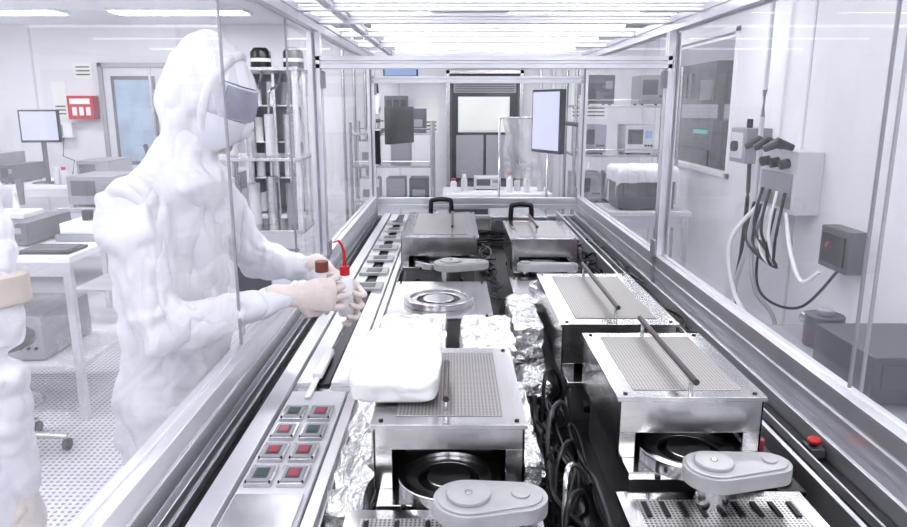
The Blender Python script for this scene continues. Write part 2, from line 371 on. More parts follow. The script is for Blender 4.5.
for k in range(4):
    x=-1.27+k*.11; b.cyl((x,4.1,.968),(x,4.1,1.25-.04*(k%2)),.035,(STEEL,LGREY,STEEL,MGREY)[k],n=18); b.cyl((x,4.1,1.25-.04*(k%2)),(x,4.1,1.33),.01,STEEL,n=10)
    b.cyl((x,4.1,1.368),(x,4.1,1.60),.028,(LGREY,STEEL,LGREY,STEEL)[k],n=18); p=smooth_pts([(x,4.1,1.6),(x+.02,4.05,1.72),(x+.06,4.1,1.76),(x+.07,4.15,1.83)]); b.loft(p,[.008]*len(p),STEEL,n=8)
b.bx(-1.30,-.92,3.95,4.2,.518,.8,LGREY); b.bx(-1.25,-1.05,3.94,3.95,.6,.75,DGREY)
b.done('process_rack',.002)
e=empty('lab_stool',(-2.15,3.1,0))
b=B(); x,y=-2.15,3.1
b.loft([(x,y,.55),(x,y,.565),(x,y,.60),(x,y,.62)],[.15,.19,.19,.16],BLACK,n=28); b.cyl((x,y,.12),(x,y,.55),.022,STEEL)
for k in range(5):
    a=k*1.2566+.3; b.loft([(x,y,.13),(x+.27*math.cos(a),y+.27*math.sin(a),.07)],[.022,.014],STEEL,n=10)
    cx,cy=x+.27*math.cos(a),y+.27*math.sin(a); b.cyl((cx-.012,cy,.03),(cx+.012,cy,.03),.03,BLACK,n=14); b.cyl((cx,cy,.05),(cx,cy,.08),.008,STEEL,n=8)
b.ring((x,y),.2,.185,.25,.265,STEEL)
for k in range(4):
    a=k*1.5708; b.cyl((x,y,.257),(x+.19*math.cos(a),y+.19*math.sin(a),.257),.007,STEEL,n=8)
b.done('seat_and_base',0,e)

# behind the enclosure
bench('back_bench',-.1,.9,6.4,7.0,.86)
for i,(x,c) in enumerate(((.0,RED),(.10,WHITE),(.52,RED),(.6,BROWN),(.68,WHITE),(.82,SCREENB))):
    bottle('reagent_bottle',x,6.55+.1*(i%2),.86,.13+.03*(i%3),.03,c,(WHITE,LGREY)[i%2])
instrument('hotplate_controller',.2,.45,6.72,6.95,.86,.98,LGREY)
monitor('wall_monitor',(-.55,7.6,1.93),.0,.36,.20,SCREENB,stand=0,arm=[(-.55,7.75,2.03),(-.55,7.99,2.03)])
b=B(); b.bx(-.75,-.5,7.85,7.998,1.52,1.75,DGREY)
for k in range(3): b.bx(-.73+k*.08,-.67+k*.08,7.84,7.85,1.56,1.71,BLACK)
b.done('control_box',.004)
shelf_rack('wire_shelf',-.95,-.2,6.6,7.2,(.3,.75,1.1,1.4),1.5)
for i,(x,z) in enumerate(((-.8,.75),(-.55,.75),(-.33,.75),(-.8,1.1),(-.5,1.1),(-.35,1.4))):
    b=B(); b.bx(x-.09,x+.09,6.7,7.0,z,z+.22,(WHITE,MGREY,DGREY)[i%3]); b.bx(x-.06,x+.06,6.69,6.7,z+.05,z+.12,MGREY); b.done('storage_box',.006)
microscope(-.72,6.85,1.4)
shelf_rack('wire_shelf',1.0,1.85,5.9,6.4,(.35,.85,1.25,1.65),1.95)
for i,(x,z) in enumerate(((1.13,.85),(1.42,.85),(1.7,.85),(1.15,1.25),(1.55,1.25),(1.2,1.65),(1.65,1.65))):
    instrument('rack_instrument',x-.12,x+.12,5.95,6.25,z,z+.24,(MGREY,LGREY,DGREY)[i%3],scr=(SCREENB if i==4 else MGREY))
b=B()
for k in range(3): b.cyl((-1.2+.12*k,7.9,0),(-1.2+.12*k,7.9,2.5),.018,STEEL,n=12)
for k in range(2): b.cyl((.95+.14*k,7.9,0),(.95+.14*k,7.9,2.5),.02,ALU,n=12)
b.done('supply_pipes')
# draped plastic curtain strip hanging at the back bench
b=B(); i=b.mi(WRAP); G=[]
for r in range(15):
    row=[]
    for c in range(22):
        x=.44+.34*c/21; z=1.02+.52*r/14; row.append(b.bm.verts.new((x+.012*math.sin(r*.8),6.22+.03*math.sin(c*1.25+r*.15)+.012*noise.noise(V((c*.6,r*.5,2))),z)))
    G.append(row)
for r in range(14):
    for c in range(21): b.bm.faces.new((G[r][c],G[r][c+1],G[r+1][c+1],G[r+1][c])).material_index=i
b.cyl((.40,6.22,1.545),(.82,6.22,1.545),.01,STEEL,n=10)
for x in(.40,.82): b.cyl((x,6.22,0.02),(x,6.22,1.55),.01,STEEL,n=10); b.cyl((x,6.1,.02),(x,6.34,.02),.014,STEEL,n=10)
b.done('plastic_curtain',0,angle=180)
bench('instrument_table',1.05,1.6,4.7,5.15,.95,LGREY)
instrument('oscilloscope',1.12,1.5,4.78,5.08,.95,1.22,DGREY)
b=B(); bm=b.bm; bmesh.ops.create_grid(bm,x_segments=26,y_segments=20,size=1)
for v in bm.verts:
    x,y=v.co.x,v.co.y; dx=max(0,abs(x)-.72); dy=max(0,abs(y)-.72); drop=(dx+dy)*.38
    n=noise.noise_vector(V((x*3,y*3,1)))
    v.co=V((1.31+math.copysign(min(abs(x),.78)*.27,x)+n.x*.012,4.93+math.copysign(min(abs(y),.78)*.22,y)+n.y*.012,1.245-drop+n.z*.012))
b.mi(CLOTH); b.done('dust_cover',0,angle=80)

# right wall items
b=B(); b.bx(1.93,2.098,4.72,4.98,1.27,1.50,MGREY); b.bx(1.92,1.93,4.75,4.95,1.30,1.47,LGREY); b.cyl((1.93,4.85,1.38),(1.89,4.85,1.38),.035,BLACK)
b.cyl((2.0,4.85,1.50),(2.0,4.85,1.56),.02,BLACK)
p=smooth_pts([(2.0,4.8,1.27),(2.0,4.78,1.0),(2.02,4.85,.65),(1.98,4.8,.3),(1.98,4.6,.02)]); b.loft(p,[.014]*len(p),BLACK,n=8)
b.done('wall_isolator_switch',.004)
b=B(); b.bx(1.95,2.098,4.02,4.5,1.03,1.39,LGREY); b.bx(1.94,1.95,4.06,4.46,1.06,1.26,MGREY)
for k in range(3): b.cyl((1.95,4.13+k*.13,1.32),(1.90,4.13+k*.13,1.31),.03,BLACK,n=16)
for k in range(3): b.loft([(1.95,4.10+k*.13,1.41),(1.86,4.10+k*.13,1.44),(1.80,4.14+k*.13,1.40)],[.02,.032,.02],BLACK,n=12)
for k in range(4):
    y=4.10+k*.1; p=smooth_pts([(1.93,y,1.15),(1.88,y-.05,.9),(1.90,y-.12*k,.72),(1.88,y+.05,.8),(1.92,y+.08,1.05)]); b.loft(p,[.009]*len(p),(BLACK,WHITE,BLACK,BLACK)[k],n=8)
b.done('socket_box',.004)
b=B(); b.bx(2.0,2.098,3.5,3.78,.80,1.02,DGREY); b.bx(1.99,2.0,3.53,3.75,.83,.99,BLACK); b.cyl((1.99,3.67,.93),(1.975,3.67,.93),.015,REDD); b.done('emergency_box',.004)
b=B()
for pts,m,r in(([(1.98,4.62,2.48),(1.98,4.62,1.3),(1.95,4.58,.8),(1.93,4.7,.4),(1.9,4.6,.02)],LGREY,.016),
               ([(1.95,4.1,1.03),(1.9,3.9,.85),(1.88,3.7,.72),(1.92,3.6,.80)],WHITE,.012),
               ([(1.95,4.35,1.03),(1.9,4.4,.8),(1.85,4.2,.55),(1.9,4.0,.4),(1.9,3.9,.01)],MGREY,.012),
               ([(1.95,4.45,1.05),(1.8,4.5,.8),(1.8,4.4,.5),(1.85,4.2,.3),(1.9,4.2,.01)],WHITE,.014),
               ([(2.05,3.65,.80),(1.95,3.8,.55),(1.9,4.1,.5),(1.9,4.3,.6),(1.93,4.35,.95)],BLACK,.008)):
    p=smooth_pts(pts); b.loft(p,[r]*len(p),m,n=8)
b.done('wall_hoses')
bench('side_bench',1.35,1.95,2.2,3.25,.62,MGREY)
instrument('vacuum_pump',1.45,1.85,2.3,2.7,.62,.80,DGREY)
b=B(); b.cyl((1.62,2.95,.62),(1.62,2.95,.76),.08,DGREY); b.cyl((1.62,2.95,.76),(1.62,2.95,.785),.035,MGREY); b.cyl((1.62,2.95,.7),(1.62,3.12,.7),.03,STEEL); b.done('solvent_canister',.004)

# ---------------------------------------------------------------- machine
XL,XR=-.5,.79
YN,YM,YB=.55,2.64,4.4
b=B()
b.bx(XL-.01,XR+.01,YN,YB,.08,.90,LGREY); b.bx(XL+.03,XR-.03,YN,YB,.90,.95,DARK)
for k in range(4):
    y0=YN+.02+k*.96; b.bx(XL-.018,XL-.01,y0,y0+.93,.12,.86,WHITE); b.bx(XR+.01,XR+.018,y0,y0+.93,.12,.86,WHITE)
for x in(XL+.1,XR-.1):
    for y in(YN+.1,2.4,YB-.1): b.cyl((x,y,0),(x,y,.08),.03,BLACK)
b.done('machine_base_cabinet',.003)

enc=empty('glass_enclosure',((XL+XR)/2,2.5,.9))
b=B(); zb=1.05; zt=1.93; w=.045
for x in(XL,XR):
    b.beam((x,YN,zb),(x,YB,zb),w,.085,ALU,'y')
    b.beam((x,YN,.96),(x,YB,.96),w,.05,ALU,'y')
    b.beam((x,YN,zt),(x,YB,zt),w,.05,ALU,'y')
    for y in(YM,YB): b.beam((x,y,.90),(x,y,zt-.02),w,w,ALU,'z')
b.beam((XL+.12,YN,1.955),(XL+.12,YB,1.955),.03,.03,ALU,'y')
b.beam((XL,YM,1.80),(XR,YM,1.80),w,.045,ALU,'x')
b.beam((XL,YB,1.80),(XR,YB,1.80),w,.04,ALU,'x')
b.beam((XL,YB,zb),(XR,YB,zb),w,.07,ALU,'x'); b.beam((XL,YB,.95),(XR,YB,.95),w,.05,ALU,'x')
for y in(2.3,YM,3.15,3.7,YB): b.beam((XL,y,zt+.02),(XR,y,zt+.02),.04,.035,ALU,'x')
for x in(XL,XR):
    s=1 if x<0 else -1
    for y in(YM,YB):
        for z in(1.12,1.74): b.bx(x+s*.022,x+s*.032,y-.03,y+.03,z-.03,z+.03,MGREY)
b.done('aluminium_frame',.0015,enc)
def pane(name,x,y0,y1,z0,z1,m):
    b=B(); b.quad([(x,y0,z0),(x,y1,z0),(x,y1,z1),(x,y0,z1)],m)
    for y in(y0,y1): b.bx(x-.003,x+.003,y-.0025,y+.0025,z0,z1,MGREY)
    b.done(name,0,enc,norm=False)
pane('glass_left_1',XL,YN,1.58,1.10,1.90,GLH)
pane('glass_left_2',XL,2.2,2.61,1.10,1.90,GLH)
pane('glass_left_3',XL,2.67,4.37,1.10,1.90,GL)
pane('glass_right_1',XR,YN,1.32,1.10,1.90,GL)
pane('glass_right_2',XR+.012,1.30,2.61,1.10,1.90,GL)
pane('glass_right_3',XR,2.67,4.37,1.10,1.90,GL)
b=B(); b.quad([(XL+.02,YB,1.1),(XR-.02,YB,1.1),(XR-.02,YB,1.78),(XL+.02,YB,1.78)],GL); b.done('glass_back',0,enc,norm=False)
b=B()
for y in(2.05,2.9,3.42,4.05):
    b.bx(XL+.16,XR-.1,y-.03,y+.03,1.975,1.995,LGREY); b.cyl((XL+.18,y,1.96),(XR-.12,y,1.96),.013,TUBE,n=12)
b.done('fluorescent_fixture',0,enc)
b=B(); b.cyl((-.46,4.33,1.3),(-.46,4.33,1.5),.016,BLACK); b.bx(-.475,-.445,4.33,4.375,1.31,1.33,BLACK); b.bx(-.475,-.445,4.33,4.375,1.47,1.49,BLACK); b.done('door_handle',.002,enc)

rail=empty('sample_rail',(-.325,2.4,.95))
b=B(); b.bx(-.435,-.215,.62,4.33,.95,.985,STEEL2); b.bx(-.425,-.385,.62,4.33,.985,1.0,ALU); b.bx(-.243,-.222,.62,4.33,.985,1.0,ALU)
b.bx(-.378,-.25,.62,1.55,.985,.995,LGREY); b.bx(-.33,-.30,1.6,4.3,.985,.992,DARK); b.bx(-.378,-.335,1.6,4.3,.985,.997,ALU); b.bx(-.296,-.25,1.6,4.3,.985,.997,ALU)
b.done('rail_body',.0015,rail)
b=B()
for j in range(4):
    y=1.155+j*.088
    for i,x in enumerate((-.345,-.287)):
        b.bx(x-.024,x+.024,y-.034,y+.034,.9955,1.003,STEEL2); b.bx(x-.019,x+.019,y-.027,y+.027,1.003,1.005,MGREY)
        b.bx(x-.013,x+.013,y-.018,y+.018,1.005,1.006,DGREY)
        b.bx(x-.009,x+.009,y-.013,y+.013,1.006,1.0075,REDD if (i+j)%3 else GREEN)
        for sx in(-.021,.021): b.cyl((x+sx,y-.028,1.003),(x+sx,y-.028,1.006),.002,DARK,n=8)
b.bx(-.372,-.256,.95,1.09,.9955,1.002,STEEL2)
for j in range(7):
    y=2.5+j*.24; b.bx(-.37,-.26,y-.05,y+.05,.997,1.008,CAST); b.bx(-.345,-.285,y-.03,y+.03,1.008,1.0095,DGREY)
b.done('sample_holders',.0008,rail)

def hood(name,x0,x1,y0,y1,zt,zb,rod=True,roddx=0,ry=(.0,1.),perf_m=PERFD,gx=(.14,.86),lip=.045,dy=.045,br=.085):
    e=empty(name,((x0+x1)/2,(y0+y1)/2,.95)); xc=(x0+x1)/2; W=x1-x0; D=y1-y0
    b=B(); t=.004
    b.bx(x0-.004,x1+.004,y0-.004,y1+.004,zt-.008,zt,STEEL)
    b.bx(x0,x0+t,y0,y1,zb,zt-.008,STEEL); b.bx(x1-t,x1,y0,y1,zb,zt-.008,STEEL); b.bx(x0,x1,y1-t,y1,zb,zt-.008,STEEL)
    b.bx(x0,x1,y0,y0+t,zt-lip,zt-.008,STEEL)
    b.bx(x0,x0+.03,y0,y0+t,zb,zt-lip,STEEL); b.bx(x1-.03,x1,y0,y0+t,zb,zt-lip,STEEL)
    b.bx(x0+W*gx[0],x0+W*gx[1],y0+D*.08,y1-D*.08,zt,zt+.0015,perf_m)
    for sx in(x0+.012,x1-.012):
        for sy in(y0+.012,y1-.012): b.cyl((sx,sy,zt),(sx,sy,zt+.002),.004,DARK,n=10)
    b.done('steel_hood',.0015,e)
    if rod:
        b=B(); X=xc+roddx; a=y0+D*ry[0]; c=y0+D*ry[1]
        b.cyl((X,a,zt+.03),(X,c,zt+.03),.0055,ROD,n=14)
        for y in(max(a+.02,y0+.01),min(c-.02,y1-.01)): b.cyl((X,y,zt),(X,y,zt+.03),.004,STEEL,n=10)
        b.done('handle_rod',0,e)
    b=B(); b.bx(x0+.008,x1-.008,y0-.05,y1-.01,zb-.014,zb,STEEL); b.bx(x0+.016,x1-.016,y0-.035,y1-.02,.95,zb-.014,STEEL2)
    cy=y0+dy; z=zb
    b.bx(x0+.04,x1-.04,y0+.17,y1-.02,z,z+.02,LGREY)
    b.ring((xc,cy),br,br*.84,z,z+.024,STEEL); b.ring((xc,cy),br*.84,br*.60,z,z+.016,STEEL2)
    b.cyl((xc,cy,z),(xc,cy,z+.008),br*.61,DARK,n=36); b.cyl((xc,cy,z+.008),(xc,cy,z+.018),br*.42,STEEL2,n=32)
    for k in range(4):
        a=k*1.5708+.7854; b.cyl((xc+.1*math.cos(a),cy+.1*math.sin(a),z),(xc+.1*math.cos(a),cy+.1*math.sin(a),z+.007),.005,DARK,n=10)
    for q in(-1,1): b.cyl((xc+q*W*.28,y0-.034,.985),(xc+q*W*.28,y0-.05,.985),.01,DARK,n=14)
    b.done('bowl_and_base',.0015,e); return e
hood('spin_coater',-.130,.115,1.05,1.41,1.15,1.035,True,-.005,(.08,.55),lip=.045,dy=.01)
hood('spin_coater',.275,.515,1.09,1.42,1.18,1.07,True,0,(-.04,1.04),PERFD,(.12,.88),lip=.065,dy=.0)
hood('spin_coater',.245,.505,1.52,2.0,1.17,1.05,True,0,(.05,1.0),lip=.095,dy=.11)
hood('spin_coater',-.205,.095,2.70,3.35,1.15,1.04,True,.05,(.1,.7),lip=.075,dy=-.01,br=.1)
hood('spin_coater',.215,.465,2.58,3.0,1.165,1.05,True,-.02,(.2,.9),lip=.07,dy=-.01,br=.09)
def open_mod(name,x0,x1,y0,y1,z,cx,cy,r):
    b=B(); b.bx(x0,x1,y0,y1,.95,z-.01,STEEL2); b.bx(x0-.008,x1+.008,y0-.008,y1+.008,z-.01,z,STEEL)
    b.ring((cx,cy),r,r*.8,z,z+.02,STEEL); b.ring((cx,cy),r*.8,r*.62,z,z+.013,STEEL2); b.cyl((cx,cy,z),(cx,cy,z+.006),r*.62,DARK,n=36); b.cyl((cx,cy,z+.006),(cx,cy,z+.014),r*.45,STEEL,n=30)
    for sx in(x0+.01,x1-.01):
        for sy in(y0+.01,y1-.01): b.cyl((sx,sy,z),(sx,sy,z+.004),.004,DARK,n=10)
    b.bx(x0+.02,x0+.05,y0-.012,y0,z-.06,z-.03,DARK); b.done(name,.002)
open_mod('hotplate_module',-.185,.105,1.90,2.30,1.07,-.045,2.05,.105)
open_mod('hotplate_module',.205,.44,2.12,2.44,1.05,.33,2.27,.08)
def arm(name,c1,r1,c2,r2,z,th=.024,base=.95):
    b=B(); b.prism(teardrop(c1,r1,c2,r2,24),z-th,z,CAST)
    b.prism(teardrop(c1,r1*.9,c2,r2*.8,24),z,z+.003,CAST)
    b.cyl((c1[0],c1[1],z+.003),(c1[0],c1[1],z+.009),r1*.62,CAST,n=32); b.cyl((c1[0],c1[1],z+.009),(c1[0],c1[1],z+.011),r1*.12,STEEL,n=16)
    b.cyl((c2[0],c2[1],z+.003),(c2[0],c2[1],z+.006),r2*.35,CAST,n=14)
    b.cyl((c1[0],c1[1],base),(c1[0],c1[1],z-th),r1*.55,STEEL,n=28)
    b.done(name,.003)
def base_mod(name,x0,x1,y0,y1,z,slots):
    b=B(); b.bx(x0,x1,y0,y1,.95,z-.008,STEEL2); b.bx(x0-.005,x1+.005,y0-.005,y1+.005,z-.008,z,STEEL)
    b.bx(x0+.02,x1-.02,y0+.02,y1-.02,z,z+.001,PERF)
    for k in range(slots):
        xx=x0+.03+k*(x1-x0-.06)/max(1,slots-1); b.bx(xx-.004,xx+.004,y1-.07,y1-.03,z+.001,z+.004,DARK)
    b.done(name,.0015)
base_mod('coater_base_unit',-.16,.13,.66,.975,1.04,6)
base_mod('coater_base_unit',.265,.55,.66,1.02,1.045,9)
arm('dispenser_arm',(.022,.94),.052,(.100,.945),.040,1.085,base=1.0405)
arm('dispenser_arm',(.400,.99),.046,(.49,1.0),.033,1.11,base=1.0455)
arm('dispenser_arm',(-.01,2.43),.06,(.09,2.44),.035,1.11)
arm('dispenser_arm',(.26,2.49),.03,(.43,2.485),.02,1.09)
b=B(); b.bx(.56,.61,1.10,1.30,.95,1.0,BLACK); b.cyl((.585,1.15,1.0),(.585,1.15,1.02),.02,DGREY); b.cyl((.585,1.24,1.0),(.585,1.24,1.03),.008,REDD); b.done('valve_block',.003)
b=B(); b.bx(.635,.645,.62,4.33,.95,1.01,ALU); b.bx(.645,.74,.62,4.33,.95,.965,BLACK); b.bx(.695,.70,.62,4.33,.965,.985,ALU); b.bx(.742,.75,.62,4.33,.95,1.0,ALU); b.done('cable_channel',.001)
b=B(); x,y,z=.722,1.30,.985; b.bx(x-.015,x+.015,y-.02,y+.02,.965,z,DGREY); b.cyl((x,y,z),(x,y,z+.006),.008,DARK); b.loft([(x,y,z+.006),(x,y,z+.012),(x,y,z+.016)],[.013,.014,.011],RED,n=24); b.done('emergency_stop_button',.002)
b=B()
def cab(x0,x1,y0,y1,n,rr=(.003,.006),zz=.05,z0=.952):
    for k in range(n):
        L=random.uniform(.25,.7); ys=random.uniform(y0,y1-L*.5); pts=[]; m=random.choice((BLACK,BLACK,DARK,BLACK,DARK,DGREY)); r=random.uniform(*rr)
        for q in range(6): pts.append((random.uniform(x0+r,x1-r),min(y1,ys+L*q/5),z0+r+random.uniform(0,zz)))
        p=smooth_pts(pts,6); b.loft(p,[r]*len(p),m,n=7)
cab(.165,.235,.7,1.5,16); cab(.24,.262,.7,1.5,4,(.003,.004)); cab(.115,.19,2.05,3.4,10,zz=.03); cab(.53,.63,1.45,3.4,22); cab(-.15,.5,3.45,3.68,10)
for k,(x,y) in enumerate(((.2,1.15),(.21,1.32),(.19,.98),(.22,1.48),(.2,1.05))):
    pts=[(x-.03,y-.08,.96),(x-.02,y-.03,1.04+.01*k),(x+.01,y+.02,1.06),(x+.03,y+.06,1.0),(x+.02,y+.1,.96)]
    p=smooth_pts(pts); b.loft(p,[.0045]*len(p),(BLACK,DGREY,BLACK,BLACK,STEEL2)[k],n=8)
b.bx(.575,.605,1.9,1.96,.951,1.03,RED); b.bx(.60,.625,2.1,2.14,.951,1.02,REDD)
b.done('cable_bundle')
b=B(); cab(.65,.69,.8,3.5,8,(.004,.007),.02,.967); cab(.705,.738,1.4,3.5,6,(.004,.006),.02,.967); b.done('channel_hoses')
def foil(name,x0,x1,y0,y1,z0,z1,seed,amp=.008,m=FOIL,cuts=14,f1=38,f2=90,flat=True):
    bm=bmesh.new(); bmesh.ops.create_cube(bm,size=1); bmesh.ops.subdivide_edges(bm,edges=bm.edges[:],cuts=cuts,use_grid_fill=True)
    for v in bm.verts:
        c=v.co.copy(); p=V((x0+(c.x+.5)*(x1-x0),y0+(c.y+.5)*(y1-y0),z0+(c.z+.5)*(z1-z0)))
        n=noise.noise_vector(p*f1+V((seed,0,0)))+.6*noise.noise_vector(p*f2+V((seed,3,0)))
        k=0 if c.z<-.49 else 1
        p+=V((n.x,n.y,n.z*k))*amp*(.4+.6*k); p.z=max(p.z,z0)
        v.co=p
    b=B(); b.bm.free(); b.bm=bm; b.mi(m); return b.done(name,0,flat=flat,angle=180)
foil('foil_wrapped_block',-.19,-.02,1.50,1.84,.95,1.095,1)
foil('foil_wrapped_block',.02,.145,1.55,1.82,.95,1.095,2)
foil('foil_wrapped_block',.155,.228,1.70,2.02,.95,1.10,3,.006)
foil('foil_wrapped_block',-.205,-.145,1.0,1.46,.95,1.02,5,.014)
foil('foil_wrapped_block',.122,.158,1.12,1.5,.95,1.04,9,.010)
foil('foil_wrapped_block',.165,.225,1.53,1.66,.95,1.02,12,.012)

# container in a plastic bag on the left hood
def rr(x0,x1,y0,y1,r,n=6):
    o=[]
    for cx,cy,a in((x1-r,y1-r,0),(x0+r,y1-r,90),(x0+r,y0+r,180),(x1-r,y0+r,270)):
        for k in range(n+1):
            t=math.radians(a+90*k/n); o.append((cx+r*math.cos(t),cy+r*math.sin(t)))
    return o
e=empty('bagged_sample_container',(-.10,1.26,1.152))
b=B(); x0,x1,y0,y1,z=-.175,-.03,1.115,1.40,1.154
b.prism(rr(x0+.008,x1-.008,y0+.008,y1-.008,.02),z,z+.03,PLAST); b.prism(rr(x0,x1,y0,y1,.025),z+.03,z+.036,PLAST)
b.done('container',.002,e)
b=B(); bm=b.bm; bmesh.ops.create_cube(bm,size=2); bmesh.ops.subdivide_edges(bm,edges=bm.edges[:],cuts=22,use_grid_fill=True)
for v in bm.verts:
    c=v.co; L=(abs(c.x)**6+abs(c.y)**6+abs(c.z)**6)**(1/6); c=c/L
    p=V((-.1025+c.x*.079,1.2575+c.y*.150,1.178+c.z*.024)); n=noise.noise_vector(p*22)+.5*noise.noise_vector(p*60)
    p+=V((n.x*.005,n.y*.006,n.z*.0055 if c.z>-.6 else 0)); p.z=max(p.z,1.1525); v.co=p
b.mi(PLAST); b.done('plastic_bag',0,e,angle=180)
for cx,cy,zt_,w_ in((-.06,3.42,1.2,.10),(.30,3.1,1.22,.09)):
    b=B(); p=smooth_pts([(cx-w_/2,cy,.95),(cx-w_/2,cy,zt_-.03),(cx-w_/3,cy,zt_),(cx+w_/3,cy,zt_),(cx+w_/2,cy,zt_-.03),(cx+w_/2,cy,.95)],5); b.loft(p,[.011]*len(p),BLACK,n=12,ref=(0,1,0))
    b.bx(cx-w_/2-.02,cx+w_/2+.02,cy-.02,cy+.02,.95,.965,DARK); b.done('grab_handle')
instrument('control_module',-.18,.10,3.75,4.1,.95,1.04,STEEL2); instrument('control_module',.2,.5,3.72,4.05,.95,1.07,STEEL2)

monitor('touchscreen_monitor',(.625,4.75,1.34),-1.12,.34,.41,SCREEN,stand=0,arm=[(.85,4.85,1.52),(.79,4.45,1.5)])
monitor('arm_monitor',(-.36,4.8,1.40),1.15,.34,.24,DARK,stand=0,arm=[(-.50,4.9,1.47),(-.5,4.45,1.4)])

# ---------------------------------------------------------------- people
def frame(f):
    f=V(f).normalized(); s=V((0,0,1)).cross(f).normalized(); u=f.cross(s); return Matrix((f,s,u)).transposed()
def patch(b,c,R,rad,yaw,pitch,m,th=.003,n=14,k=8,off=0):
    i=b.mi(m); G=[]
    for lay in(0,th):
        g=[]
        for a in range(k+1):
            p=math.radians(pitch[0]+(pitch[1]-pitch[0])*a/k); row=[]
            for q in range(n+1):
                y=math.radians(yaw[0]+(yaw[1]-yaw[0])*q/n)
                row.append(b.bm.verts.new(V(c)+R@V(((rad[0]+lay+off)*math.cos(p)*math.cos(y),(rad[1]+lay+off)*math.cos(p)*math.sin(y),(rad[2]+lay+off)*math.sin(p)))))
            g.append(row)
        G.append(g)
    for g in G:
        for a in range(k):
            for q in range(n): b.bm.faces.new((g[a][q],g[a][q+1],g[a+1][q+1],g[a+1][q])).material_index=i
    A,C=G
    for q in range(n):
        for a in(0,k): b.bm.faces.new((A[a][q],A[a][q+1],C[a][q+1],C[a][q])).material_index=i
    for a in range(k):
        for q in(0,n): b.bm.faces.new((A[a][q],A[a+1][q],C[a+1][q],C[a][q])).material_index=i
def remesh(ob,vox,sm=4,disp=0,dscale=.1):
    r=ob.modifiers.new('remesh','REMESH'); r.mode='VOXEL'; r.voxel_size=vox; r.use_smooth_shade=True
    s=ob.modifiers.new('smooth','SMOOTH'); s.factor=.6; s.iterations=sm
    if disp:
        for kk,(sc_,st,hard) in enumerate(((dscale,disp,True),(dscale*2,disp*.8,False))):
            t=bpy.data.textures.new('wrinkle','CLOUDS'); t.noise_scale=sc_; t.noise_depth=1
            if hard: t.noise_type='HARD_NOISE'
            d=ob.modifiers.new('wrinkle','DISPLACE'); d.texture=t; d.strength=st; d.mid_level=.5; d.texture_coords='LOCAL'
def hand(parent,name,wrist,d,n,mirror,curl=(35,55,45),thumb=(.5,.55,.65),fan=6,S=1.08):
    d=V(d).normalized(); n=V(n); n=(n-d*n.dot(d)).normalized(); s=d.cross(n)*(1 if mirror else -1)
    w=V(wrist); b=B()
    b.loft([w-d*.05,w-d*.02,w+d*.012*S,w+d*.045*S,w+d*.083*S],[(.026,.030),(.022,.028),(.019,.031),(.018,.042),(.014,.043)],GLOVE,ref=n,n=20,round_=True)
    fl=((.046,.028,.022),(.050,.032,.024),(.047,.029,.023),(.037,.022,.019))
    for k in range(4):
        off=(.031-.0207*k)*S
        base=w+d*(.083-.004*abs(k-1))*S+s*off
        ang=0; p=base-d*.02; pts=[p,base]; rad=[.0096,.0096]
        side=math.radians(fan*(1.5-k))
        for j in range(3):
            ang+=math.radians(curl[j]+(k-1.5)*3)
            dd=(d*math.cos(side)+s*math.sin(side)).normalized()*math.cos(ang)+n*math.sin(ang)
            L=fl[k][j]*S; pts.append(pts[-1]+dd*L*.5); rad.append((.0088,.0082,.0075)[j]); pts.append(pts[-1]+dd*L*.5); rad.append((.0092,.0083,.0066)[j])
        b.loft(pts,rad,GLOVE,ref=s,n=12,round_=True)
    t0=w+d*.018+s*.022; t1=t0+(s*.8+d*.5+n*.3).normalized()*.034
    tv=(d*thumb[0]+n*thumb[1]+s*thumb[2]).normalized(); t2=t1+tv*.036; t3=t2+(tv+n*.5-s*.35).normalized()*.029
    b.loft([t0,t1,t2,t3],[.016,.0125,.0105,.0088],GLOVE,ref=n,n=12,round_=True)
    ob=b.done(name,0,parent); remesh(ob,.0022,1)
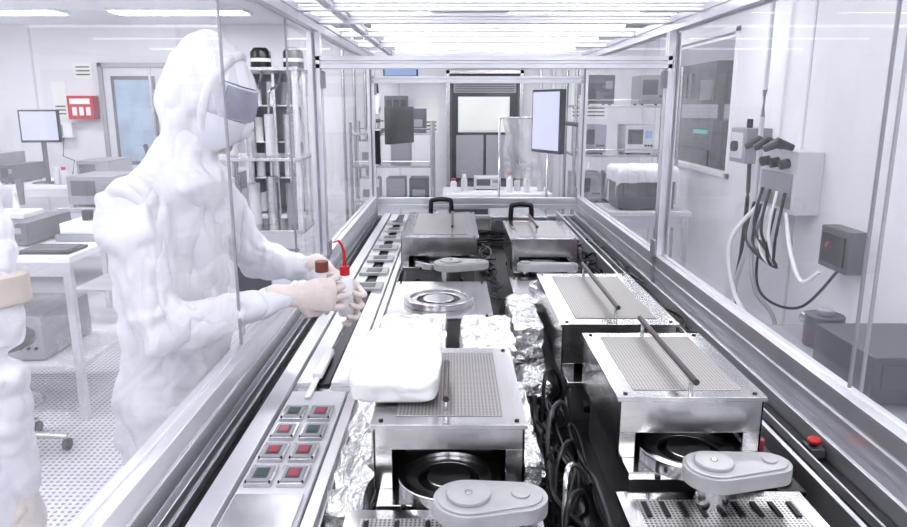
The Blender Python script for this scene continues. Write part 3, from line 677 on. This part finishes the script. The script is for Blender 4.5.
def person(name,base,J,face,band=False):
    e=empty(name,base); b=B()
    f=V(J['fwd']).normalized(); s=V((0,0,1)).cross(f).normalized()
    T=J['torso']; b.loft([t[0] for t in T],[(t[1],t[2]) for t in T],CLOTH,ref=tuple(s),n=28,round_=True)
    for side in('L','R'):
        sh,el,wr=[V(q) for q in J['arm'+side]]
        c=V(T[-2][0]); m1=sh.lerp(el,.5); m2=el.lerp(wr,.5)
        b.loft([c.lerp(sh,.55),sh,sh.lerp(el,.25),m1,sh.lerp(el,.85),el,el.lerp(wr,.2),m2,el.lerp(wr,.86),wr],
               [.085,.088,.080,.071,.067,.064,.061,.053,.043,.034],CLOTH,n=20,round_=True)
        hp,kn,an,to=[V(q) for q in J['leg'+side]]
        b.loft([hp+V((0,0,.04)),hp-V((0,0,.06)),hp.lerp(kn,.5),kn,kn.lerp(an,.4),kn.lerp(an,.85),an],[.115,.12,.10,.082,.085,.07,.062],CLOTH,ref=(1,0,0),n=20,round_=True)
        b.loft([an-(to-an)*.25,an+V((0,0,-.02)),an.lerp(to,.55),to],[.045,.055,.048,.032],CLOTH,ref=(0,0,1),n=16,round_=True)
    H=V(J['head']); R=frame(face); nk=V(J['neck'])
    b.ell(H+R@V((-.014,0,.006)),(.100,.092,.138),CLOTH,R,28,20)
    b.loft([nk-V((0,0,.06)),nk,nk.lerp(H,.35),H+R@V((-.02,0,-.02))],[(.155,.115),(.098,.088),(.082,.080),(.085,.085)],CLOTH,ref=tuple(s),n=24,round_=True)
    ob=b.done('coverall',0,e); remesh(ob,.009,3,.028,.10)
    b=B(); F=H+R@V((.024,0,-.010))
    b.ell(F,(.083,.068,.108),SKIN,R,28,20)
    b.loft([F+R@V((.075,0,.022)),F+R@V((.091,0,-.004)),F+R@V((.097,0,-.022)),F+R@V((.078,0,-.03))],[.009,.012,.014,.009],SKIN,n=12,round_=True)
    b.loft([F+R@V((.03,0,-.08)),F+R@V((.052,0,-.09))],[.033,.022],SKIN,n=14,round_=True)
    for q in(-1,1):
        b.ell(F+R@V((.068,.028*q,.012)),(.012,.014,.008),WHITE,R,14,10); b.ell(F+R@V((.077,.029*q,.011)),(.005,.006,.006),EYE,R,10,8)
        b.loft([F+R@V((.078,.012*q,.034)),F+R@V((.075,.030*q,.040)),F+R@V((.062,.048*q,.033))],[.004]*3,EYE,n=8)
        b.ell(F+R@V((.0,.066*q,0)),(.018,.008,.028),SKIN,R,12,10)
    b.done('head',0,e)
    b=B(); rad=(.083,.068,.108)
    patch(b,F,R,rad,(-85,85),(-85,-8),MASK,.004,off=.012); b.ell(F+R@V((.088,0,-.03)),(.020,.024,.030),MASK,R,16,12)
    b.done('mask',0,e)
    b=B(); patch(b,F,R,rad,(-62,62),(-6,27),GOG,.002,off=.018)
    for p in(-7,27): patch(b,F,R,rad,(-66,66),(p,p+3),GOGF,.004,n=18,k=2,off=.012)
    for y in((-67,-63),(63,67)): patch(b,F,R,rad,y,(-7,30),GOGF,.008,n=2,off=.008)
    b.done('goggles',0,e)
    b=B(); patch(b,F,R,rad,(-85,85),(31,80),CLOTH,.006,off=.012); pts=[]
    for k in range(33):
        a=2*math.pi*k/32; pts.append(H+R@V((.040+.012*math.cos(2*a),.084*math.sin(a),.004+.112*math.cos(a))))
    b.loft(pts,[.011]*33,CLOTH,ref=tuple(R@V((1,0,0))),n=10,cap=False); b.done('hood_rim',0,e)
    if band:
        el=V(J['armR'][1]); sh=V(J['armR'][0]); c=sh.lerp(el,.48); d=(el-sh).normalized()
        b=B(); b.loft([c-d*.03,c-d*.025,c+d*.025,c+d*.03],[.082,.088,.088,.082],TAN,n=28); b.done('arm_band',0,e)
    return e

J=dict(fwd=(1,0,0),
 torso=[((-.735,1.76,.86),.165,.125),((-.73,1.76,.98),.18,.14),((-.725,1.76,1.12),.165,.13),((-.72,1.76,1.26),.185,.14),((-.71,1.76,1.38),.195,.135),((-.695,1.76,1.46),.16,.10),((-.68,1.76,1.51),.09,.08)],
 armR=((-.72,1.575,1.42),(-.675,1.535,1.14),(-.405,1.664,1.192)),
 armL=((-.685,1.945,1.42),(-.585,2.05,1.20),(-.355,1.885,1.205)),
 legR=((-.74,1.67,.88),(-.72,1.66,.48),(-.80,1.66,.09),(-.63,1.64,.045)),
 legL=((-.74,1.85,.88),(-.73,1.86,.48),(-.82,1.87,.09),(-.65,1.89,.045)),
 neck=(-.66,1.755,1.53),head=(-.598,1.75,1.675))
A=person('cleanroom_worker',(-.75,1.76,0),J,(.93,-.02,-.36))
hand(A,'hand_right',(-.389,1.668,1.195),(.88,.28,-.05),(-.3,.95,0),False,curl=(40,62,50),thumb=(.75,.55,.1))
hand(A,'hand_left',(-.341,1.874,1.195),(.72,-.22,-.62),(-.2,-.97,.1),True,curl=(34,50,42),thumb=(.55,.65,.2))
bottle('wash_bottle',-.288,1.818,1.10,.135,.021,RED,WHITE,True,None,(-.012,-.01))
b=B(); b.cyl((-.328,1.712,1.15),(-.328,1.712,1.245),.011,WHITE); b.cyl((-.328,1.712,1.245),(-.328,1.712,1.272),.0165,BROWN); b.ell((-.328,1.712,1.15),(.011,.011,.012),WHITE); b.done('sample_vial',.001)
b=B(); b.bx(-.345,-.32,1.62,1.80,.997,1.012,WHITE); b.bx(-.34,-.325,1.50,1.62,.997,1.004,WHITE); b.done('tweezers_case',.003)

ox,oy=-1.105,1.30
J2=dict(fwd=(.1,1,0),
 torso=[((ox,oy,.86),.17,.125),((ox,oy,.98),.19,.145),((ox,oy,1.12),.18,.14),((ox,oy,1.28),.195,.145),((ox,oy,1.41),.20,.135),((ox,oy,1.48),.16,.10),((ox,oy,1.53),.085,.08)],
 armL=((ox-.19,oy+.02,1.43),(ox-.25,oy+.03,1.14),(ox-.18,oy+.24,1.05)),
 armR=((ox+.195,oy+.0,1.45),(ox+.215,oy-.02,1.15),(ox+.21,oy+.03,.87)),
 legL=((ox-.09,oy,.88),(ox-.10,oy+.02,.48),(ox-.10,oy-.02,.09),(ox-.12,oy+.15,.045)),
 legR=((ox+.09,oy,.88),(ox+.10,oy+.02,.48),(ox+.10,oy-.02,.09),(ox+.12,oy+.15,.045)),
 neck=(ox,oy+.01,1.55),head=(ox+.01,oy+.04,1.695))
C=person('cleanroom_colleague',(ox,oy,0),J2,(.2,1,-.25),True)
hand(C,'hand_right',(ox+.21,oy+.035,.855),(-.02,.12,-1),(-1,.1,0),False,curl=(14,20,16))
hand(C,'hand_left',(ox-.175,oy+.26,1.045),(.15,.95,-.1),(1,0,-.1),True)

# ---------------------------------------------------------------- world + camera
w_=bpy.data.worlds.new('world'); sc.world=w_; w_.use_nodes=True
w_.node_tree.nodes['Background'].inputs[0].default_value=(.78,.82,.9,1); w_.node_tree.nodes['Background'].inputs[1].default_value=.9
cam=bpy.data.cameras.new('camera'); co=bpy.data.objects.new('camera',cam); sc.collection.objects.link(co)
cam.sensor_width=36; cam.lens=28.0; cam.clip_start=.02
co.location=(0,0,1.65); co.rotation_euler=(math.radians(90-12.65),0,0); sc.camera=co
